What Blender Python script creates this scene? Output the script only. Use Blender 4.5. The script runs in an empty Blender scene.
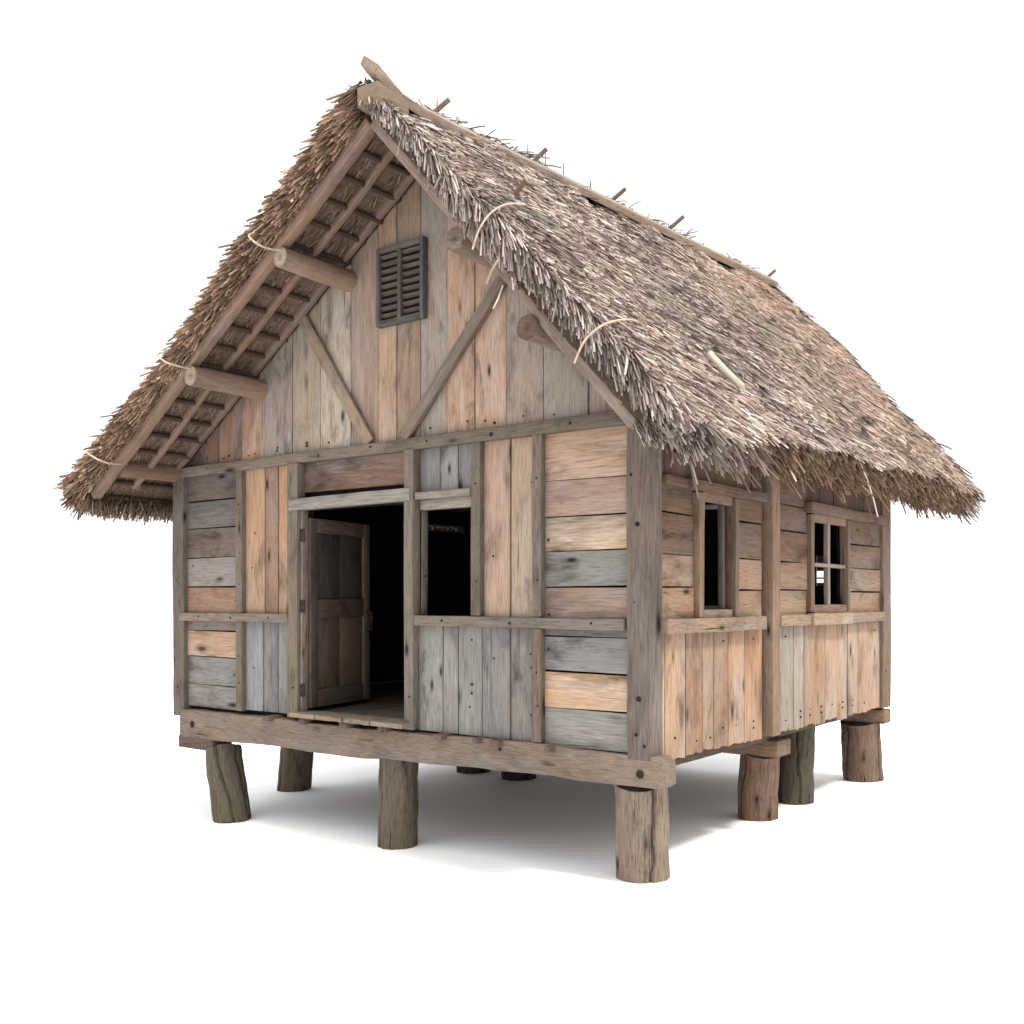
import bpy, math, random
import numpy as np
from mathutils import Vector, Matrix
random.seed(7); rng = np.random.default_rng(11)
scene = bpy.context.scene
col = scene.collection
R = math.radians

# ------------------------------------------------------------------ helpers
def lin(c):
    c = np.asarray(c, float) / 255.0
    return np.where(c <= .04045, c / 12.92, ((c + .055) / 1.055) ** 2.4)

def sn(x, s):                                   # smooth 1-d wobble
    return (math.sin(x * 2.1 + s * 1.7) + .6 * math.sin(x * 4.7 + s * 3.1) + .4 * math.sin(x * 9.3 + s * 5.3)) / 2

class MB:
    """collects polygons with a colour and a grain coordinate per vertex, builds ONE mesh"""
    def __init__(s): s.v = []; s.c = []; s.g = []; s.f = []; s.n = 0
    def add(s, v, faces, c, g):
        v = np.asarray(v, float); k = len(v)
        c = np.asarray(c, float)
        if c.ndim == 1: c = np.tile(c, (k, 1))
        s.v.append(v); s.c.append(c); s.g.append(np.asarray(g, float))
        if isinstance(faces, np.ndarray): s.f.append(faces + s.n)
        else:
            for f in faces: s.f.append(np.asarray([f], int) + s.n)
        s.n += k
    def build(s, name, mat, parent=None, smooth=False, bevel=0.0):
        V = np.concatenate(s.v); C = np.concatenate(s.c); G = np.concatenate(s.g)
        me = bpy.data.meshes.new(name)
        me.vertices.add(len(V)); me.vertices.foreach_set('co', V.ravel())
        loops = np.concatenate([f.ravel() for f in s.f])
        sizes = np.concatenate([np.full(len(f), f.shape[1]) for f in s.f])
        starts = np.concatenate([[0], np.cumsum(sizes)[:-1]])
        me.loops.add(len(loops)); me.loops.foreach_set('vertex_index', loops.astype(np.int32))
        me.polygons.add(len(sizes)); me.polygons.foreach_set('loop_start', starts.astype(np.int32))
        if smooth: me.polygons.foreach_set('use_smooth', np.ones(len(sizes), bool))
        a = me.attributes.new('col', 'FLOAT_COLOR', 'POINT')
        a.data.foreach_set('color', np.concatenate([C, np.ones((len(C), 1))], 1).ravel())
        a = me.attributes.new('gco', 'FLOAT_VECTOR', 'POINT'); a.data.foreach_set('vector', G.ravel())
        me.update(calc_edges=True); me.validate()
        me.materials.append(mat)
        o = bpy.data.objects.new(name, me); col.objects.link(o)
        if parent is not None:
            o.parent = parent
            if parent.type == 'EMPTY': o.matrix_parent_inverse = Matrix.Translation(-parent.location)
        if bevel:
            b = o.modifiers.new('bevel', 'BEVEL'); b.width = bevel; b.segments = 2; b.limit_method = 'ANGLE'; b.angle_limit = R(40)
        return o

def goff(): return rng.uniform(-50, 50, 3)

def vary(c, d=.07):
    c = np.asarray(c, float); return np.clip(c * (1 + rng.normal(0, d)) * (1 + rng.normal(0, d * .16, 3)), .004, .9)

def bar(mb, p0, p1, w, h, up, c, n=None, wob=.004, taper=1.0, tip=0.0):
    """timber from p0 to p1: width w (sideways), height h (along up), lightly warped"""
    p0 = np.array(p0, float); p1 = np.array(p1, float); L = np.linalg.norm(p1 - p0); d = (p1 - p0) / L
    up = np.array(up, float); side = np.cross(d, up); side /= np.linalg.norm(side); up = np.cross(side, d)
    n = n or max(1, int(L / .22)); o = goff(); ss = rng.uniform(0, 40, 4)
    V = []; G = []
    for i in range(n + 1):
        t = i / n; x = t * L; k = 1 + (taper - 1) * t
        if tip and i == n: k *= .72
        if tip and i == n - 1: t = 1 - tip * .35 / L; x = t * L
        cx = wob * sn(x, ss[0]); cz = wob * sn(x, ss[1])
        for a, b in ((-1, -1), (1, -1), (1, 1), (-1, 1)):
            ww = a * w / 2 * k + cx + wob * .5 * sn(x * 1.7, ss[2] + a * 3 + b); hh = b * h / 2 * k + cz + wob * .5 * sn(x * 1.7, ss[3] + a + b * 3)
            V.append(p0 + d * x + side * ww + up * hh); G.append(o + [x, ww, hh])
    F = [(0, 1, 2, 3), tuple(4 * n + q for q in (3, 2, 1, 0))]
    for i in range(n):
        for q in range(4):
            r = (q + 1) % 4; F.append((4 * i + q, 4 * i + 4 + q, 4 * i + 4 + r, 4 * i + r))
    mb.add(V, F, vary(c, .05), np.array(G) * rng.uniform(.6, 1.4))

def plank(mb, poly, face, d0, d1, c, axis):
    """flat board: 2-d outline poly in the plane of the wall ('y' = front walls, 'x' = side walls), from depth d0 to d1"""
    o = goff(); k = len(poly); V = []; G = []; c = vary(c, .06)
    for dd in (d0, d1):
        for a, z in poly:
            V.append((a, dd, z) if face == 'y' else (dd, a, z))
            G.append(o + ([z, a, dd] if axis == 'z' else [a, z, dd]))
    F = [tuple(range(k)), tuple(range(2 * k - 1, k - 1, -1))]
    for q in range(k):
        r = (q + 1) % k; F.append((q, k + q, k + r, r))
    mb.add(V, F, c, np.array(G) * rng.uniform(.5, 1.35))

def disc(mb, p, nrm, r, c):
    nrm = np.array(nrm, float); a = np.cross(nrm, [.3, .5, .81]); a /= np.linalg.norm(a); b = np.cross(nrm, a); p = np.array(p, float)
    V = [p + r * (math.cos(t) * a + math.sin(t) * b) + nrm * .003 for t in np.arange(7) * 2 * math.pi / 7]
    V += [v - nrm * .012 for v in V]
    F = [tuple(range(7)), tuple(range(13, 6, -1))] + [(q, 7 + q, 7 + (q + 1) % 7, (q + 1) % 7) for q in range(7)]
    mb.add(V, F, c, np.tile(goff(), (14, 1)))

def tube(mb, pts, rad, c, sides=10, rough=0.0, endc=None, groove=0.0, cracks=()):
    pts = np.array(pts, float); n = len(pts); rad = np.broadcast_to(np.asarray(rad, float), (n,))
    T = np.gradient(pts, axis=0); T /= np.linalg.norm(T, axis=1)[:, None]
    ref = np.array([.13, .21, .97]) if abs(T[0, 2]) < .8 else np.array([.97, .2, .1])
    V = []; G = []; C = []; o = goff(); s = rng.uniform(0, 50); x = 0
    for i in range(n):
        if i: x += np.linalg.norm(pts[i] - pts[i - 1])
        u = np.cross(T[i], ref); u /= np.linalg.norm(u); w = np.cross(T[i], u)
        for q in range(sides):
            a = 2 * math.pi * q / sides
            k = 1 + rough * (sn(x * 2 + 3 * math.cos(a), s) + .6 * sn(3 * math.sin(a) + x, s + 9)) + groove * (.6 * math.sin(a * 5 + s + 1.2 * sn(x * 1.5, s)) + .5 * math.sin(a * 11 + s * 2 + 2 * sn(x, s + 4)))
            cc = np.array(c, float)
            for a0, dr, wd in cracks:
                da = (a - a0 - dr * x - .12 * sn(x * 3, a0) + math.pi) % (2 * math.pi) - math.pi
                e = math.exp(-(da / wd) ** 2); k -= .13 * e; cc = cc * (1 - .8 * e)
            V.append(pts[i] + rad[i] * k * (math.cos(a) * u + math.sin(a) * w))
            G.append(o + [x, rad[i] * math.cos(a), rad[i] * math.sin(a)]); C.append(cc)
    F = []
    for i in range(n - 1):
        for q in range(sides):
            r = (q + 1) % sides; F.append((i * sides + q, i * sides + r, (i + 1) * sides + r, (i + 1) * sides + q))
    mb.add(V, F, C, G)
    for e, rev in ((0, True), (n - 1, False)):
        ring = np.array(V[e * sides:(e + 1) * sides]); g = np.array(G[e * sides:(e + 1) * sides])
        ctr = ring.mean(0) ; inner = ctr + (ring - ctr) * .55
        VV = np.concatenate([ring, inner, [ctr]]); ec = np.array(endc if endc is not None else c)
        CC = np.concatenate([np.tile(ec * .8, (sides, 1)), np.tile(ec * 1.05, (sides, 1)), [ec * .6]])
        GG = np.concatenate([g[:, [1, 0, 2]], g[:, [1, 0, 2]] * .55 + .45 * g.mean(0)[[1, 0, 2]], [g.mean(0)[[1, 0, 2]]]])
        FF = []
        for q in range(sides):
            r = (q + 1) % sides
            A = (q, sides + q, sides + r, r); B = (sides + q, 2 * sides, sides + r)
            if rev: FF += [A[::-1] if False else A, B]
            else: FF += [A[::-1], B[::-1]]
        mb.add(VV, FF, CC, GG)

# ------------------------------------------------------------------ materials
def newmat(name):
    m = bpy.data.materials.new(name); m.use_nodes = True
    nt = m.node_tree; nt.nodes.clear()
    def N(t, **kw):
        n = nt.nodes.new(t)
        for k, v in kw.items(): setattr(n, k, v)
        return n
    def Lk(a, b): nt.links.new(a, b)
    out = N('ShaderNodeOutputMaterial'); bs = N('ShaderNodeBsdfPrincipled'); Lk(bs.outputs[0], out.inputs[0])
    bs.inputs['Specular IOR Level'].default_value = .15
    return m, N, Lk, bs

def ramp(N, Lk, src, stops):
    r = N('ShaderNodeValToRGB'); Lk(src, r.inputs[0]); e = r.color_ramp.elements
    while len(e) < len(stops): e.new(.5)
    for x, (p, v) in zip(e, stops): x.position = p; x.color = (v, v, v, 1) if not isinstance(v, tuple) else (*v, 1)
    return r.outputs[0]

def wood_mat(name, grain=.44, crack=.75, grey=.5, bump=.5, knots=True, stain=.62, moss=0.0):
    m, N, Lk, bs = newmat(name)
    a = N('ShaderNodeAttribute', attribute_name='col'); g = N('ShaderNodeAttribute', attribute_name='gco')
    def noise(sc, det, rough=.6, dist=0.0):
        mp = N('ShaderNodeMapping'); mp.inputs['Scale'].default_value = sc; Lk(g.outputs['Vector'], mp.inputs[0])
        n = N('ShaderNodeTexNoise'); n.inputs['Scale'].default_value = 1; n.inputs['Detail'].default_value = det
        n.inputs['Roughness'].default_value = rough; n.inputs['Distortion'].default_value = dist
        Lk(mp.outputs[0], n.inputs['Vector']); return n.outputs['Fac']
    def mul(c, f, amt=1.0):
        x = N('ShaderNodeMix', data_type='RGBA', blend_type='MULTIPLY'); x.inputs[0].default_value = amt
        Lk(c, x.inputs[6]); Lk(f, x.inputs[7]); return x.outputs[2]
    def mixc(c, d, f):
        x = N('ShaderNodeMix', data_type='RGBA'); Lk(f, x.inputs[0]); Lk(c, x.inputs[6])
        if isinstance(d, tuple): x.inputs[7].default_value = (*d, 1)
        else: Lk(d, x.inputs[7])
        return x.outputs[2]
    c = a.outputs['Color']
    # silvered patches
    gr = ramp(N, Lk, noise((1.1, 5, 5), 4, .6, .4), [(.45, 0.0), (.68, grey)])
    hs = N('ShaderNodeHueSaturation'); hs.inputs['Saturation'].default_value = .25; hs.inputs['Value'].default_value = 1.0; Lk(c, hs.inputs['Color'])
    c = mixc(c, hs.outputs[0], gr)
    wm = ramp(N, Lk, noise((.9, 3.2, 3.2), 4, .6, .8), [(.50, 0.0), (.72, .45)])
    hw = N('ShaderNodeHueSaturation'); hw.inputs['Saturation'].default_value = 1.1; hw.inputs['Value'].default_value = .74; Lk(c, hw.inputs['Color'])
    c = mixc(c, hw.outputs[0], wm)
    # fine fibres and broad cathedral grain
    fib = noise((7, 120, 120), 4, .75)
    c = mul(c, ramp(N, Lk, fib, [(.32, 1 - grain * .95), (.5, 1.0), (.7, 1.2)]))
    cat = noise((1.8, 24, 24), 6, .66, 1.3)
    c = mul(c, ramp(N, Lk, cat, [(.30, 1 - grain * 1.1), (.42, 1.0), (.57, .86), (.7, 1.18)]))
    # water stains
    st = noise((1.6, 4.2, 4.2), 5, .65, .6)
    c = mul(c, ramp(N, Lk, st, [(.30, 1 - stain), (.47, 1.0), (.65, 1.12)]))
    # knots
    if knots:
        mp = N('ShaderNodeMapping'); mp.inputs['Scale'].default_value = (1.9, 5.5, 5.5); Lk(g.outputs['Vector'], mp.inputs[0])
        vo = N('ShaderNodeTexVoronoi'); vo.inputs['Scale'].default_value = 1; vo.inputs['Randomness'].default_value = 1; Lk(mp.outputs[0], vo.inputs['Vector'])
        c = mul(c, ramp(N, Lk, vo.outputs['Distance'], [(.05, .12), (.09, .45), (.12, .72), (.20, 1.0)]))
    # drying checks
    ck = noise((1.6, 48, 48), 2, .5, .2)
    ckr = ramp(N, Lk, ck, [(.235, 1 - crack), (.285, 1.0)])
    c = mul(c, ckr)
    if moss:
        ge = N('ShaderNodeNewGeometry'); 
        mn = N('ShaderNodeTexNoise'); mn.inputs['Scale'].default_value = 4.5; mn.inputs['Detail'].default_value = 6; Lk(ge.outputs['Position'], mn.inputs['Vector'])
        c = mixc(c, (.075, .085, .045), ramp(N, Lk, mn.outputs['Fac'], [(.48, 0.0), (.66, moss)]))
    Lk(c, bs.inputs['Base Color']); bs.inputs['Roughness'].default_value = .85
    ad = N('ShaderNodeMath', operation='MULTIPLY_ADD'); Lk(fib, ad.inputs[0]); ad.inputs[1].default_value = .6; Lk(cat, ad.inputs[2])
    ad2 = N('ShaderNodeMath', operation='MULTIPLY_ADD'); Lk(ckr, ad2.inputs[0]); ad2.inputs[1].default_value = .8; Lk(ad.outputs[0], ad2.inputs[2])
    b = N('ShaderNodeBump'); b.inputs['Strength'].default_value = bump; b.inputs['Distance'].default_value = .006; Lk(ad2.outputs[0], b.inputs['Height']); Lk(b.outputs[0], bs.inputs['Normal'])
    return m

WOOD = wood_mat('weathered_board_wood')
BEAM = wood_mat('weathered_beam_wood', grain=.5, crack=.85, grey=.5, bump=.6, stain=.35)
POLE = wood_mat('pole_wood', grain=.4, crack=.5, grey=.4, bump=.5, stain=.35, knots=False)
BARK = wood_mat('stilt_log_wood', grain=.75, crack=.95, grey=.3, bump=1.0, stain=.5, moss=.4)
BARKDRY = wood_mat('dry_stilt_log_wood', grain=.75, crack=.95, grey=.3, bump=1.0, stain=.45, moss=.12)
DARKW = wood_mat('dark_door_wood', grain=.55, crack=.5, grey=.3, bump=.4, stain=.45, knots=False)

def straw_mat():
    m, N, Lk, bs = newmat('thatch_straw')
    a = N('ShaderNodeAttribute', attribute_name='col'); g = N('ShaderNodeAttribute', attribute_name='gco')
    mp = N('ShaderNodeMapping'); mp.inputs['Scale'].default_value = (9, 60, 60); Lk(g.outputs['Vector'], mp.inputs[0])
    n = N('ShaderNodeTexNoise'); n.inputs['Scale'].default_value = 1; n.inputs['Detail'].default_value = 3; Lk(mp.outputs[0], n.inputs['Vector'])
    x = N('ShaderNodeMix', data_type='RGBA', blend_type='MULTIPLY'); x.inputs[0].default_value = 1
    Lk(a.outputs['Color'], x.inputs[6]); Lk(ramp(N, Lk, n.outputs['Fac'], [(.3, .65), (.7, 1.2)]), x.inputs[7])
    Lk(x.outputs[2], bs.inputs['Base Color']); bs.inputs['Roughness'].default_value = .75
    return m
STRAW = straw_mat()

def plain(name, c, rough=.7, metal=0.0, var=.25, sc=30):
    m, N, Lk, bs = newmat(name)
    t = N('ShaderNodeTexCoord'); n = N('ShaderNodeTexNoise'); n.inputs['Scale'].default_value = sc; n.inputs['Detail'].default_value = 4; Lk(t.outputs['Object'], n.inputs['Vector'])
    Lk(ramp(N, Lk, n.outputs['Fac'], [(.3, tuple(np.clip(np.array(c) * (1 - var), 0, 1))), (.7, tuple(np.clip(np.array(c) * (1 + var), 0, 1)))]), bs.inputs['Base Color'])
    bs.inputs['Roughness'].default_value = rough; bs.inputs['Metallic'].default_value = metal
    return m
ROPE = plain('pale_rope', (.42, .33, .25)); IRON = plain('rusty_iron', (.05, .035, .028), .6, .4)
SHADE_FILL = plain('inside_shade_fill', (.012, .010, .008), .95, 0, .4, 12)  # near-black fill, indoor shade painted as a surface colour
GROUND = plain('white_ground', (.93, .93, .93), .9, 0, .01, 2)

# ------------------------------------------------------------------ things
def empty(name, loc, label, cat):
    o = bpy.data.objects.new(name, None); col.objects.link(o); o.location = loc; o['label'] = label; o['category'] = cat; return o
ORG = Vector((-2.57, 2.3, .04))
hut = empty('thatched_hut', ORG, 'weathered plank hut raised on log stilts with a shaggy straw thatched roof and open door', 'hut')

def gz(x, y): return .05 + .023 * (x + .2) + .016 * (y - .2)
mb = MB(); S = 400
mb.add([(x, y, gz(x, y)) for x, y in ((-S, -S), (S, -S), (S, S), (-S, S))], [(0, 1, 2, 3)], (.88, .88, .88), np.zeros((4, 3)))
g = mb.build('ground', GROUND); g['kind'] = 'structure'; g['label'] = 'plain white ground under the hut'

# palette: linear base colours
K = .65
def desat(c, f): return c * (1 - f) + f * float(c @ np.array((.3, .55, .15)))
def P(r, g, b): return desat(lin((r, g, b)) * K, .20) * np.array((1.02, .99, .965))
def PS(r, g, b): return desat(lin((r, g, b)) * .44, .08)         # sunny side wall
GREY = P(152, 149, 144); BLUE = P(146, 148, 150); TAN = P(196, 160, 124); PINK = P(176, 146, 128); BROWN = P(126, 104, 90)
POST = P(140, 129, 118); RAIL = P(142, 133, 122)

GAP = .0055
W, L = 5.14, 4.575
# roof underside profile (cross-section x,z): left eave, apex, right eave
AX, AZ = -1.84, 5.20
SL, SR = .668, 1.10
def under(x): return AZ - (AX - x) * SL if x < AX else AZ - (x - AX) * SR

# ============================================================ FRONT WALL
fw = MB()
def vplanks(mb, face, xs, z0, z1, cols, dep=.03, base=0.0, sgn=1, rag=0.0, jit=.006):
    """vertical boards between the boundaries xs"""
    for i in range(len(xs) - 1):
        j = rng.uniform(-jit, jit) ; d0 = base + sgn * (j + .004); d1 = base + sgn * dep
        a, b = xs[i] + GAP, xs[i + 1] - GAP
        r1, r2 = rng.normal(0, .003, 2)
        if rag:
            n = 5; pts = []
            lo = z0 + rng.normal(0, rag)
            for q in range(n + 1):
                t = q / n; e = lo + rng.normal(0, rag * .35) + (rag * .9 if q in (1, 3) and random.random() < .4 else 0)
                pts.append((a + (b - a) * t, e))
            pts += [(b, z1), (a, z1)]
        else: pts = [(a + r1, z0), (b + r2, z0), (b, z1), (a, z1)]
        plank(mb, pts, face, d0, d1, cols[i % len(cols)], 'z')
def hplanks(mb, face, x0, x1, zs, cols, dep=.03, base=0.0, sgn=1, jit=.007):
    """horizontal boards, zs from top to bottom"""
    for i in range(len(zs) - 1):
        j = rng.uniform(-jit, jit); d0 = base + sgn * (j + .004); d1 = base + sgn * dep
        t1, t2, t3, t4 = rng.normal(0, .003, 4)
        plank(mb, [(x0, zs[i + 1] + GAP + t1), (x1, zs[i + 1] + GAP + t2), (x1, zs[i] - GAP + t3), (x0, zs[i] - GAP + t4)], face, d0, d1, cols[i % len(cols)], 'h')

hplanks(fw, 'y', -4.99, -4.16, [3.06, 2.816, 2.566, 2.30, 2.03, 1.75], [P(112, 96, 88), P(124, 118, 114), P(128, 108, 98), P(158, 148, 140), P(172, 134, 108)])
hplanks(fw, 'y', -4.99, -4.16, [1.74, 1.63, 1.39, 1.135, .925], [P(140, 124, 116), P(208, 166, 128), P(148, 145, 142), P(152, 148, 142)])
vplanks(fw, 'y', [-4.14, -3.84, -3.67, -3.42], 1.76, 3.06, [P(196, 154, 112), P(170, 134, 110), P(202, 154, 112)])
vplanks(fw, 'y', [-4.14, -3.87, -3.68, -3.42], .945, 1.75, [BLUE, P(152, 152, 152), P(148, 148, 148)])
hplanks(fw, 'y', -3.36, -2.11, [3.06, 2.80], [P(150, 116, 100)])
vplanks(fw, 'y', [-2.05, -1.83, -1.65, -1.44], 2.70, 3.06, [P(146, 142, 140), P(150, 150, 148), P(146, 142, 140)], base=.012)
vplanks(fw, 'y', [-1.42, -1.15, -.89], 1.76, 3.06, [P(190, 158, 136), P(184, 158, 128)])
vplanks(fw, 'y', [-2.06, -1.79, -1.64, -1.41, -1.15, -.89], .925, 1.75, [P(156, 154, 146), P(158, 154, 148), P(160, 158, 150), P(146, 142, 138), P(150, 144, 138)])
hplanks(fw, 'y', -.87, -.15, [3.06, 2.726, 2.482, 2.248, 2.001, 1.76], [P(196, 160, 130), P(178, 148, 134), P(208, 178, 148), P(162, 158, 154), P(178, 148, 132)])
hplanks(fw, 'y', -.87, -.15, [1.745, 1.666, 1.425, 1.178, .915], [P(128, 124, 120), P(146, 146, 146), P(212, 170, 126), P(152, 150, 144)])
# gable boards up to the slope of the roof
gb = [-5.10, -4.72, -4.50, -4.17, -3.85, -3.49, -3.14, -2.78, -2.47, -2.27, -2.02, -1.75, -1.48, -1.19, -.86, -.49, -.02]
gc = [P(112, 90, 78), P(128, 98, 80), P(164, 124, 100), P(186, 148, 122), P(170, 156, 144), P(188, 168, 146), P(190, 174, 156), P(178, 152, 132), P(190, 154, 124), P(168, 142, 120),
      P(160, 146, 132), P(196, 158, 128), P(196, 156, 130), P(164, 146, 130), P(154, 144, 132), P(168, 134, 114)]
for i in range(len(gb) - 1):
    a, b = gb[i] + .004, gb[i + 1] - .004; top = [(b, under(b) + .07)]
    if a < AX < b: top.append((AX, under(AX) + .07))
    top.append((a, under(a) + .07))
    if min(t[1] for t in top) < 3.07: top = [(q, max(z, 3.07)) for q, z in top]
    d = rng.uniform(-.006, .006) + .004
    plank(fw, [(a, 3.055), (b, 3.055)] + top, 'y', d, .035, gc[i], 'z')
NAIL = np.array((.02, .016, .014))
for i in range(len(gb) - 1):
    xm = (gb[i] + gb[i + 1]) / 2
    for q in range(2):
        if random.random() < .55: disc(fw, (xm + rng.uniform(-.1, .1), -.004, 3.13 + rng.uniform(.04, .09)), (0, -1, 0), rng.uniform(.006, .011), NAIL)
for k in range(26):
    disc(fw, (rng.choice([-4.9, -4.25, -4.0, -3.55, -1.95, -1.5, -1.3, -.98, -.8, -.25]) + rng.uniform(-.03, .03), -.004, rng.uniform(1.0, 3.0)), (0, -1, 0), rng.uniform(.006, .011), NAIL)
front = fw.build('front_wall', WOOD, hut, bevel=.004)

def member(name, parent, p0, p1, w, h, up, c, mat=BEAM, wob=.004, nails=(), bevel=.006, label=None, taper=1.0, n=None):
    if mat is BEAM: c = c * np.array((.80, .73, .67)) if abs(p0[0]) > .1 else c * np.array((.86, .82, .80))
    mb = MB(); bar(mb, p0, p1, w, h, up, c, wob=wob, taper=taper, n=n)
    for p, nr, r in nails: disc(mb, p, nr, r, NAIL)
    o = mb.build(name, mat, parent, bevel=bevel)
    if label: o['label'] = label
    return o
Y = (0, -1, 0); X = (1, 0, 0)
FN = lambda x, z, y=-.05, r=.012: ((x, y, z), Y, r)
# girt: two lengths meeting in a scarf joint
member('girt', front, (-5.06, -.015, 3.095), (-2.33, -.015, 3.095), .075, .085, (0, 0, 1), RAIL, nails=[FN(-4.6, 3.1, -.053), FN(-3.1, 3.09, -.053, .016), FN(-2.5, 3.11, -.053)])
member('girt', front, (-2.33, -.017, 3.096), (-.10, -.017, 3.096), .075, .09, (0, 0, 1), P(132, 124, 114), nails=[FN(-1.9, 3.1, -.056), FN(-1.28, 3.09, -.056, .018), FN(-.6, 3.1, -.056)])
for x0, x1 in ((-5.02, -3.48), (-2.05, -.18)):
    member('rail', front, (x0, -.018, 1.758), (x1, -.018, 1.755), .075, .075, (0, 0, 1), P(152, 144, 134), nails=[FN(x0 + .3, 1.76, -.057), FN((x0 + x1) / 2, 1.75, -.057), FN(x1 - .25, 1.76, -.057)])
def stud(x0, x1, z0, z1, y=-.012, c=RAIL, dep=.07):
    member('stud', front, ((x0 + x1) / 2, y, z0), ((x0 + x1) / 2, y, z1), x1 - x0, dep, Y, c, nails=[((x0 + x1) / 2 + .01, y - .037, z0 + .2) and (((x0 + x1) / 2 + .01, y - dep / 2 - .002, z0 + .25), Y, .009), (((x0 + x1) / 2, y - dep / 2 - .002, z1 - .3), Y, .009)])
stud(-4.187, -4.103, 1.80, 3.052); stud(-4.187, -4.103, .935, 1.718)
stud(-3.476, -3.345, .93, 3.052, -.022, P(150, 140, 128), .09)
stud(-2.122, -2.030, .93, 3.052, -.022, P(150, 144, 134), .09)
stud(-1.475, -1.39, 1.80, 3.052); stud(-.923, -.846, 1.80, 3.052); stud(-.923, -.846, .935, 1.715)
# gable braces
member('brace', front, (-2.15, -.030, 3.15), (-1.10, -.030, 4.28), .085, .05, (0, -1, 0), P(146, 132, 118), label='darker brace leaning towards the right of the gable')
member('brace', front, (-2.53, -.022, 3.15), (-3.36, -.022, 4.30), .105, .035, (0, -1, 0), P(182, 164, 146), label='paler brace leaning towards the left of the gable')

# louvred gable vent
vent = MB()
vx0, vx1, vz0, vz1 = -2.43, -1.94, 4.03, 4.645; VC = P(104, 96, 94)
for a, b, c_, d_ in ((vx0, vx0 + .032, vz0, vz1), (vx1 - .032, vx1, vz0, vz1), ((vx0 + vx1) / 2 - .018, (vx0 + vx1) / 2 + .018, vz0 + .04, vz1 - .04)):
    bar(vent, ((a + b) / 2, -.032, c_), ((a + b) / 2, -.032, d_), b - a, .05, Y, VC, wob=.002)
for z in (vz0 + .025, vz1 - .022): bar(vent, (vx0 + .033, -.030, z), (vx1 - .033, -.030, z), .05, .045, (0, 0, 1), VC, wob=.002)
vo = vent.build('vent', BEAM, hut, bevel=.004)
mb = MB(); plank(mb, [(vx0 + .02, vz0 + .02), (vx1 - .02, vz0 + .02), (vx1 - .02, vz1 - .02), (vx0 + .02, vz1 - .02)], 'y', -.013, -.009, np.array((.01, .009, .008)), 'z'); mb.build('vent_back', SHADE_FILL, vo)  # near-black sheet paints the shade behind the slats
vm = (vx0 + vx1) / 2
for a, b in ((vx0 + .034, vm - .02), (vm + .02, vx1 - .034)):
    for k in range(9):
        z = vz0 + .085 + k * .057
        member('slat', vo, (a, -.030, z), (b, -.030, z), .036, .010, (0, .70, .71), VC * 1.05, wob=.001, bevel=.002, n=1)

# ============================================================ door and front window
head = P(156, 148, 136)
door = empty('door', (-3.33, .03, .98), 'x', 'x'); del door['label']; del door['category']
door.parent = hut; door.matrix_parent_inverse = Matrix.Translation(-ORG)
def dbuild(mb, name, mat, **k):
    o = mb.build(name, mat, None, **k); o.parent = door; o.matrix_parent_inverse = Matrix.Translation((3.33, -.03, -.98)); return o
fr = MB()
bar(fr, (-3.43, -.045, 2.705), (-2.05, -.045, 2.715), .09, .095, (0, 0, 1), head)
bar(fr, (-3.333, .0, .985), (-3.333, .0, 2.655), .022, .07, Y, P(150, 134, 118))
bar(fr, (-2.135, .03, .985), (-2.135, .03, 2.655), .03, .06, Y, P(130, 118, 104))
dbuild(fr, 'door_frame', BEAM, bevel=.005)
th = R(104); dx, dy = math.cos(th), math.sin(th); dn = np.array((dy, -dx, 0)); hx, hy = -3.330, .046; LW = .93; z0, z1 = 1.005, 2.60
leaf = MB(); DC = P(112, 96, 84)
def dp(s, o, z): return (hx + dx * s + dn[0] * o, hy + dy * s + dn[1] * o, z)
DK = P(120, 104, 92)
bar(leaf, dp(.05, 0, z0), dp(.05, 0, z1), .10, .045, dn, DK); bar(leaf, dp(LW - .05, 0, z0), dp(LW - .05, 0, z1), .10, .045, dn, P(130, 112, 98))
for z, h in ((z0 + .075, .15), (1.84, .16), (z1 - .06, .12)): bar(leaf, dp(.101, 0, z), dp(LW - .101, 0, z), h, .043, dn, DK)
for a, b, c_ in ((z0 + .15, 1.76, P(136, 108, 88)), (1.92, z1 - .12, P(88, 80, 72))):  # upper panel darker: doorway shade put into its colour
    for k in range(2):
        s0 = .101 + k * (LW - .202) / 2; s1 = s0 + (LW - .202) / 2 - .003
        bar(leaf, dp((s0 + s1) / 2, -.006, a + .001), dp((s0 + s1) / 2, -.006, b - .001), s1 - s0, .018, dn, c_, wob=.001)
dbuild(leaf, 'door_leaf', DARKW, bevel=.004)
for z in (2.45, 1.86, 1.16):
    mb = MB(); bar(mb, (-3.322, -.038, z - .05), (-3.322, -.038, z + .05), .026, .012, Y, np.array((.03, .022, .018)), n=1, wob=0)
    tube(mb, [(-3.305, -.03, z - .055), (-3.305, -.03, z), (-3.305, -.03, z + .055)], .009, np.array((.03, .022, .018)), 8); dbuild(mb, 'hinge', IRON)
mb = MB(); tube(mb, [dp(LW - .05, .02, 1.80), dp(LW - .05, .07, 1.80), dp(LW - .05, .075, 1.72), dp(LW - .05, .07, 1.64), dp(LW - .05, .02, 1.64)], .011, np.array((.02, .02, .02)), 8); dbuild(mb, 'handle', IRON)

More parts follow.
